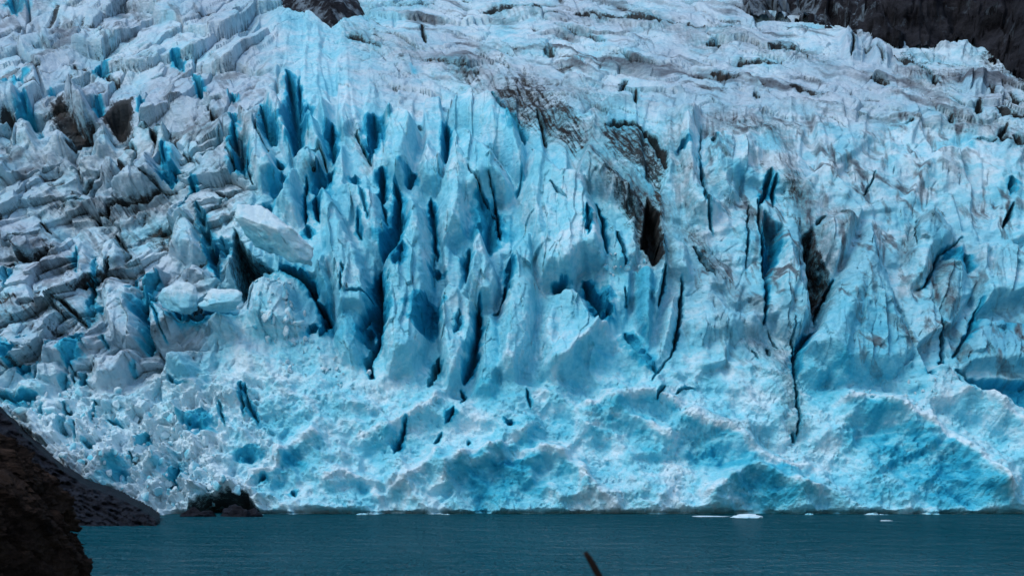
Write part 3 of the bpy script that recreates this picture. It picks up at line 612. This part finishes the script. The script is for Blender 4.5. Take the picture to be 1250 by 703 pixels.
grey = (wL * .8 + wTR * .75 + wR * .35 + wC * .10) * (0.45 + .55 * sst(-.35, .35, fbm(U / 110, V / 80, 3, 86)))
grey = grey * (1 - sst(.35, .7, blue))
blue += wAp * (.08 - .20 * wRub) + wC * .17 + wR * .12 * sst(150, 300, V)
blue += wAp * .18 * sst(.0, .5, -relA / 3 + fbm(U / 30, V / 24, 3, 87)) + wR * .14 * sst(-.1, .4, fbm(U / 40, V / 9, 4, 88))
blue = np.clip(blue, -.2, 1.05)

# where bare rock stands, the ice stays behind it
ROCK_R = pts('880,-60 896,-8 904,2 911,13 935,15 961,17 985,24 1005,31 1025,30 1040,36 1056,46 1085,50 1099,54 1142,54 1160,49 1184,50 1200,60 1223,77 1247,97 1330,150 1500,240 1900,420 1900,-420 820,-420')
ROCK_L = pts('335,-6 345,2 356,14 378,20 403,33 424,24 440,10 434,-8 400,-30 360,-25')
def rock_sd(p):
    sl = window(p, 60); d = np.full(U.shape, -60, np.float32); d[sl] = np.maximum(poly_sd(p, UW[sl], VW[sl]), -60); return d
dR, dL = rock_sd(ROCK_R), rock_sd(ROCK_L)
h -= 14 * sst(0, 10, dR) * far + 5 * sst(-1, 5, dL) * far

def push(h):
    P = P0.copy(); P[..., 1] += h * NY[:, None]; P[..., 2] += h * NZ[:, None]; return P
def normals(P):
    n = np.cross(np.gradient(P, axis=0), np.gradient(P, axis=1)); n /= np.linalg.norm(n, axis=-1, keepdims=True) + 1e-9
    return np.where(n[..., 1:2] > 0.3, -n, n) if n[NR // 2, NC // 2, 1] > 0 else n
P = push(h)
nz_ = sst(.5, .25, P[..., 2]) * sst(-.4, .0, fbm(U / 45, V * 0, 3, 72))
P[..., 1] += 1.0 * nz_
N = normals(P)
if N[NR // 2, :, 1].mean() > 0: N = -N
Fc = grid_faces(NR, NC); Pf = P.reshape(-1, 3); Nf = N.reshape(-1, 3)
A = dict(blue=blue.ravel(), dirt_shade=dirt_shade.ravel(), grey=grey.ravel(), soot=soot.ravel())
fid = sid.ravel()[Fc[:, 0]]
# below the serac outlines the tongue is split into its sloping snowfield, the cliff and the crushed apron
glacier = link(bpy.data.objects.new('glacier', None)); glacier.location = (0, 0, 0)
tag(glacier, 'huge blue and grey crevassed glacier tumbling down to the dark lake', 'glacier')
reg = np.where(wAp > .5, -1, np.where((V < 130), -2, -3)).ravel()[Fc[:, 0]]
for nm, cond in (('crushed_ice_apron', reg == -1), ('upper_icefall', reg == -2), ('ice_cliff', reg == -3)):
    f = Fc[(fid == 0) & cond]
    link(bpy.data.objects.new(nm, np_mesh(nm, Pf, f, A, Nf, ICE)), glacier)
for k in range(1, NSER + 1):
    f = Fc[fid == k]
    if len(f) < 40: continue
    link(bpy.data.objects.new('serac', np_mesh('serac', Pf, f, A, Nf, ICE)), glacier)

def surface(u, v):
    i = int(np.clip(np.searchsorted(us, u), 0, NC - 1)); j = int(np.clip(np.searchsorted(vs, v), 0, NR - 1))
    return Vector(P[j, i]), Vector(N[j, i])

# ------------------------------------------------------------------ mountain rock and outcrop
def rock_sheet(name, p, d, hh, mat, frost, lo=-4):
    m = d.ravel()[Fc].max(1) > lo
    Pr = push(hh).reshape(-1, 3)
    o = bpy.data.objects.new(name, np_mesh(name, Pr, Fc[m], dict(frost=frost.ravel()), None, mat)); return link(o)
ar, br = rot(wu, wv, 14)
rk = 5.0 * ridged(ar / 90, br / 30, 5, 91, .55) + 3.5 * worley(ar / 30, br / 14, 14, 1.6)[0] + 1.6 * worley(ar / 12, br / 7, 15, 1.6)[0]
hR = (np.clip(dR, -6, 90) * .28 + .6 * rk - 1.0) * 1.2
frost = sst(1130, 930, U + 0.2 * V) * .62 + .12
mtn = rock_sheet('mountain_rock', ROCK_R, dR, hR, MOUNTAIN, frost)
tag(mtn, 'near-black rock wall with frosty streaks above the right rim of the glacier', 'rock wall', kind='structure')
hL = np.clip(dL, -5, 12) * .3 + 1.2 * ridged(ar / 30, br / 8, 4, 92) - 1.2
oc = rock_sheet('rock_outcrop', ROCK_L, dL, hL, MOUNTAIN, np.full_like(U, .5))
tag(oc, 'dark bare rock outcrop poking through the ice high above the seracs', 'rock')

# ------------------------------------------------------------------ rock slab at the left end of the ice front
su = np.arange(-420, 196, 1.5); sv = np.arange(440, 662, 1.5); SU, SV = np.meshgrid(su, sv)
slab_p = pts('-420,400 0,500 34,536 71,570 100,589 141,606 168,619 190,633 196,660 -420,664')
sdv = poly_sd(slab_p, SU + 3 * fbm(SU / 20, SV / 20, 3, 95), SV + 3 * fbm(SU / 20, SV / 20, 3, 96))
YS = np.interp(SV, [440, 480, 540, 600, 640, 662], [282, 268, 248, 232, 219, 210]) + np.clip(-sdv, 0, 12) * 2.5
YS -= 3.0 * ridged((SU + SV * 1.5) / 40, (SV - SU * .55) / 8, 4, 97) + 1.2 * fbm(SU / 12, SV / 6, 4, 98)
mm = grid_faces(*SU.shape); mm = mm[sdv.ravel()[mm].max(1) > -8]
slab = link(bpy.data.objects.new('rock_slab', np_mesh('rock_slab', at(SU, SV, YS).reshape(-1, 3), mm, None, None, SLAB)))
tag(slab, 'dark ice-worn rock slab sloping into the lake below the left rubble', 'rock slab')

# ------------------------------------------------------------------ lake
wm = bpy.data.meshes.new('lake')
wm.from_pydata([(-900, -300, 0), (900, -300, 0), (900, 330, 0), (-900, 330, 0)], [], [(0, 1, 2, 3)]); wm.materials.append(WATER)
tag(link(bpy.data.objects.new('lake_water', wm)), 'teal rippled meltwater lake below the glacier front', 'lake', kind='structure')

# ------------------------------------------------------------------ broken ice and boulders
def lump(name, seed, mat, cuts=11, sub=4, noise=.10, squash=(1, 1, 1), attrs=None):
    import bmesh
    r = random.Random(seed); bm = bmesh.new(); bmesh.ops.create_icosphere(bm, subdivisions=sub, radius=1.0)
    co = np.array([v.co[:] for v in bm.verts]); fc = np.array([[v.index for v in f.verts] for f in bm.faces]); bm.free()
    for _ in range(cuts):
        n = np.array([r.gauss(0, 1) for _ in range(3)]); n /= np.linalg.norm(n); d = r.uniform(.48, .82)
        co -= np.maximum(co @ n - d, 0)[:, None] * n
    nx = fbm(co[:, 0] * 1.7 + co[:, 2] * 1.3, co[:, 1] * 1.7 - co[:, 2], 4, seed % 50 + 100, .55)
    ny = fbm(co[:, 0] * 2 - co[:, 1], co[:, 2] * 2 + seed, 4, seed % 50 + 140, .55)
    L = np.linalg.norm(co, axis=1, keepdims=True)
    nz = worley(co[:, 0] * 3.1 + co[:, 1], co[:, 2] * 3.6 - co[:, 1] * 2 + seed, seed % 9 + 30, 1.6)[0]
    co = co * (1 + (noise * (nx + ny) + noise * .8 * nz)[:, None] / np.maximum(L, .3)) * np.array(squash)
    a = {k: v(co) for k, v in (attrs or {}).items()}
    return np_mesh(name, co, fc, a, None, mat, smooth=True)
def ice_attrs(bl, gr=.1, dr=0.0):
    return dict(blue=lambda c: np.clip(bl - .25 * c[:, 2] / (np.abs(c[:, 2]).max()), 0, 1), grey=lambda c: np.full(len(c), gr), dirt_shade=lambda c: np.full(len(c), dr))
def place(o, u, v, out, rz=(0, 0, 0)):
    p, n = surface(u, v); o.location = p + n * out; o.rotation_euler = rz; return o

big = bpy.data.objects.new('ice_block', lump('ice_block', 31, ICE, 12, 5, .09, (8.0, 4.8, 5.0), ice_attrs(.12, .12, .05)))
link(big); tag(big, 'largest loose ice block, tilted over the black hollow left of the seracs', 'ice block')
y_ = 281.0; big.location = at(np.float64(336.), np.float64(289.), y_); big.rotation_euler = (math.radians(12), math.radians(33), math.radians(6))
b2 = bpy.data.objects.new('ice_block', lump('ice_block', 44, ICE, 7, 5, .07, (4.5, 3.0, 2.3), ice_attrs(.14, .2, .05)))
link(b2); tag(b2, 'rounded ice block lying level below and left of the big tilted block', 'ice block')
b2.location = at(np.float64(271.), np.float64(366.), 279.5); b2.rotation_euler = (0, math.radians(-3), 0)
b3 = bpy.data.objects.new('ice_block', lump('ice_block', 52, ICE, 11, 5, .08, (3.9, 3.0, 3.4), ice_attrs(.2, .25, .05)))
link(b3); tag(b3, 'boxy ice block with a blue underside, left of the rounded level block', 'ice block')
b3.location = at(np.float64(221.), np.float64(366.), 281.0); b3.rotation_euler = (.2, .3, .4)

chunk_mesh = [lump('ice_chunk', 200 + k, ICE, 13, 3, .12, (1, .8, .75), ice_attrs([.0, .04, .12, .02][k % 4], [.0, .12, .05][k % 3], [.0, .1, .0][k % 3])) for k in range(10)]
def scatter(poly, n, s0, s1, label, group, seed):
    r = random.Random(seed); p = pts(poly); k = 0; lo, hi = p.min(0), p.max(0)
    while k < n:
        u, v = r.uniform(lo[0], hi[0]), r.uniform(lo[1], hi[1])
        if poly_sd(p, np.array([u]), np.array([v]))[0] < 0: continue
        q, nn = surface(u, v); s = (s0 + (s1 - s0) * r.random() ** 2.2) * q.y / F
        o = link(bpy.data.objects.new('ice_chunk', r.choice(chunk_mesh)))
        o.location = q + nn * s * .25; o.scale = (s * r.uniform(.8, 1.3), s, s * r.uniform(.7, 1.1)); o.rotation_euler = [r.uniform(0, 6.28) for _ in range(3)]
        tag(o, label, 'ice chunk', group); k += 1
scatter('0,490 40,480 110,470 180,490 260,540 300,600 225,615 190,628 150,606 100,580 50,545', 150, 2.5, 10, 'pale ice chunk in the rubble heap above the dark rock slab', 'ice chunks tumbled above the rock slab', 1)
scatter('300,345 322,330 352,340 372,365 378,395 372,420 330,425 300,390', 50, 2, 8, 'white ice chunk in the pile under the big tilted block', 'ice chunks piled under the tilted block', 2)
scatter('722,318 745,308 790,318 785,330 750,338', 22, 2, 6, 'white ice chunk caught on the ledge below the dirty hollow', 'ice chunks caught on the ledge', 3)
scatter('360,410 410,420 455,460 440,480 390,470 340,450', 34, 1.5, 5, 'small white ice chunk at the foot of the tall seracs', 'ice chunks at the foot of the seracs', 4)
scatter('1040,480 1110,460 1140,470 1140,500 1060,505', 22, 1.5, 4.5, 'small white ice chunk on the shelf of the right apron', 'ice chunks on the right apron shelf', 5)
scatter('250,606 272,606 278,624 246,626', 14, 2, 6, 'dirty white ice chunk in the dark cave mouth at the waterline', 'ice chunks in the cave mouth', 6)

bm_ = [lump('boulder', 300 + k, SLAB, 9, 4, .14, (1.3, 1, .7)) for k in range(3)]
for k, (u, v, s, lab) in enumerate(((236, 628, 1.7, 'black boulder at the left end of the cave mouth'), (252, 631, 1.5, 'low black boulder under the dirty chunks in the cave mouth'),
        (288, 628, 2.4, 'largest black boulder in the cave mouth at the waterline'), (310, 630, 1.9, 'black boulder at the right end of the cave mouth'))):
    o = link(bpy.data.objects.new('boulder', bm_[k % 3])); o.location = at(np.float64(u), np.float64(v), 250.0); o.scale = (s, s, s); o.rotation_euler = (0, 0, k * 1.3); tag(o, lab, 'boulder', 'black boulders in the cave mouth')

def floe(u, v, w, hgt, label, seed):
    o = link(bpy.data.objects.new('ice_floe', lump('ice_floe', seed, ICE, 6, 4, .14, (1, .6, 1), ice_attrs(.06, .0, 0))))
    y = H * F / (v - VH); o.location = ((u - UC) / F * y, y, 0.0); o.scale = (w * y / F / 2 * 1.15, w * y / F / 2 * 1.5, hgt * y / F); tag(o, label, 'ice floe', 'ice floes adrift by the glacier front')
floe(909, 631.5, 36, 4.5, 'largest white ice floe, humped, drifting just off the glacier front', 401)
floe(1080, 635.5, 16, 1.2, 'small flat ice floe farthest out on the lake', 402)
floe(999, 626.0, 24, 1.4, 'flat pale ice floe hugging the foot of the ice', 403)
floe(868, 630.0, 40, .8, 'thin flat sheet of ice left of the humped floe', 404)

# ------------------------------------------------------------------ near shore: bluff, bank, twig
th = np.linspace(0, 2 * np.pi, 721)[:-1]; zz = np.concatenate([np.linspace(-1, .55, 50), np.linspace(.555, 1.0, 320)])
TH, ZZ = np.meshgrid(th, zz)
zt = 10.62
Zb = -1 + (ZZ + 1) / 2 * (zt + 1)
R_ = np.interp(Zb, [-1, 4, 8.2, 8.9, 9.35, 9.7, 10.0, 10.3, 10.55, 10.62], [4.9, 4.25, 3.62, 3.48, 3.35, 2.9, 2.5, 1.9, 1.1, 0.02])
cx_, cy_ = np.cos(TH), np.sin(TH)
R_ = R_ * (1 + .10 * fbm(cx_ * 3, cy_ * 3 + Zb * .8, 5, 112, .6)) + .18 * worley(cx_ * 5 + 9, cy_ * 5 + Zb * 1.6, 17, 1.7)[0] + .12 * worley(TH * 7, Zb * 1.9 + TH * 2, 16, 1.7)[0] + .04 * worley(TH * 26, Zb * 8 - TH * 5, 20, 1.7)[0] + .05 * fbm(TH * 60, Zb * 16, 3, 114)
Xb = -10.12 + R_ * np.cos(TH); Yb = 22.5 + R_ * np.sin(TH)
Pb = np.stack([Xb, Yb, Zb + .24 + .18 * fbm(Xb * 1.4, Yb * 1.4, 4, 113)], -1)
nr, nc = TH.shape; i = np.arange(nr * nc).reshape(nr, nc); j = np.roll(i, -1, 1)
fb = np.stack([i[:-1], j[:-1], j[1:], i[1:]], -1).reshape(-1, 4)
bl = link(bpy.data.objects.new('rock_bluff', np_mesh('rock_bluff', Pb.reshape(-1, 3), fb, None, None, BLUFF)))
tag(bl, 'dark brown rock bluff rising steeply out of the lake nearest the viewer', 'rock bluff')

gx = np.linspace(-40, 40, 81); gy = np.concatenate([np.linspace(-60, 4.5, 40), np.linspace(5, 12, 24)]); GX, GY = np.meshgrid(gx, gy)
GZ = np.interp(GY, [-60, 0, 4.5, 8, 12], [9.5, 8.4, 8.2, 3, -1.5]) + .12 * fbm(GX, GY, 4, 121)
bank = link(bpy.data.objects.new('shore_ground', np_mesh('shore_ground', np.stack([GX, GY, GZ], -1).reshape(-1, 3), grid_faces(*GX.shape), None, None, BLUFF)))
tag(bank, 'dark stony bank', 'shore', kind='structure')

BARK = rock_material('bark', (0.006, 0.004, 0.004), (0.018, 0.012, 0.009), 60, False, (1, 1, .3), .002)
def tube(name, path, radii, mat, n=10):
    path = [Vector(p) for p in path]; V_, F_ = [], []
    for k, p in enumerate(path):
        t = (path[min(k + 1, len(path) - 1)] - path[max(k - 1, 0)]).normalized(); a = t.cross(Vector((0, 1, 0))).normalized(); b = t.cross(a)
        for q in range(n):
            an = 2 * math.pi * q / n; V_.append(p + (a * math.cos(an) + b * math.sin(an)) * radii[k] * (1 + .12 * math.sin(k * 1.7 + q)))
    for k in range(len(path) - 1):
        for q in range(n): F_.append((k * n + q, k * n + (q + 1) % n, (k + 1) * n + (q + 1) % n, (k + 1) * n + q))
    F_.append(tuple(range(n))[::-1]); F_.append(tuple(range((len(path) - 1) * n, len(path) * n)))
    me = bpy.data.meshes.new(name); me.from_pydata(V_, [], F_); me.materials.append(mat)
    me.polygons.foreach_set('use_smooth', [True] * len(F_)); return me
def tw(u, v, y=3.5): return ((u - UC) / F * y, y, H + (VH - v) / F * y)
path = [(.42, 3.55, 8.15), (.36, 3.55, 8.7), (.27, 3.52, 9.3), tw(742, 722), tw(733, 705), tw(726, 693), tw(719, 681), tw(714, 673.5)]
rad = [.013, .011, .009, .0078, .0074, .0070, .0068, .0052]
twig = link(bpy.data.objects.new('twig', tube('twig', path, rad, BARK)))
tag(twig, 'single bare brown twig poking up from the near shore', 'twig')
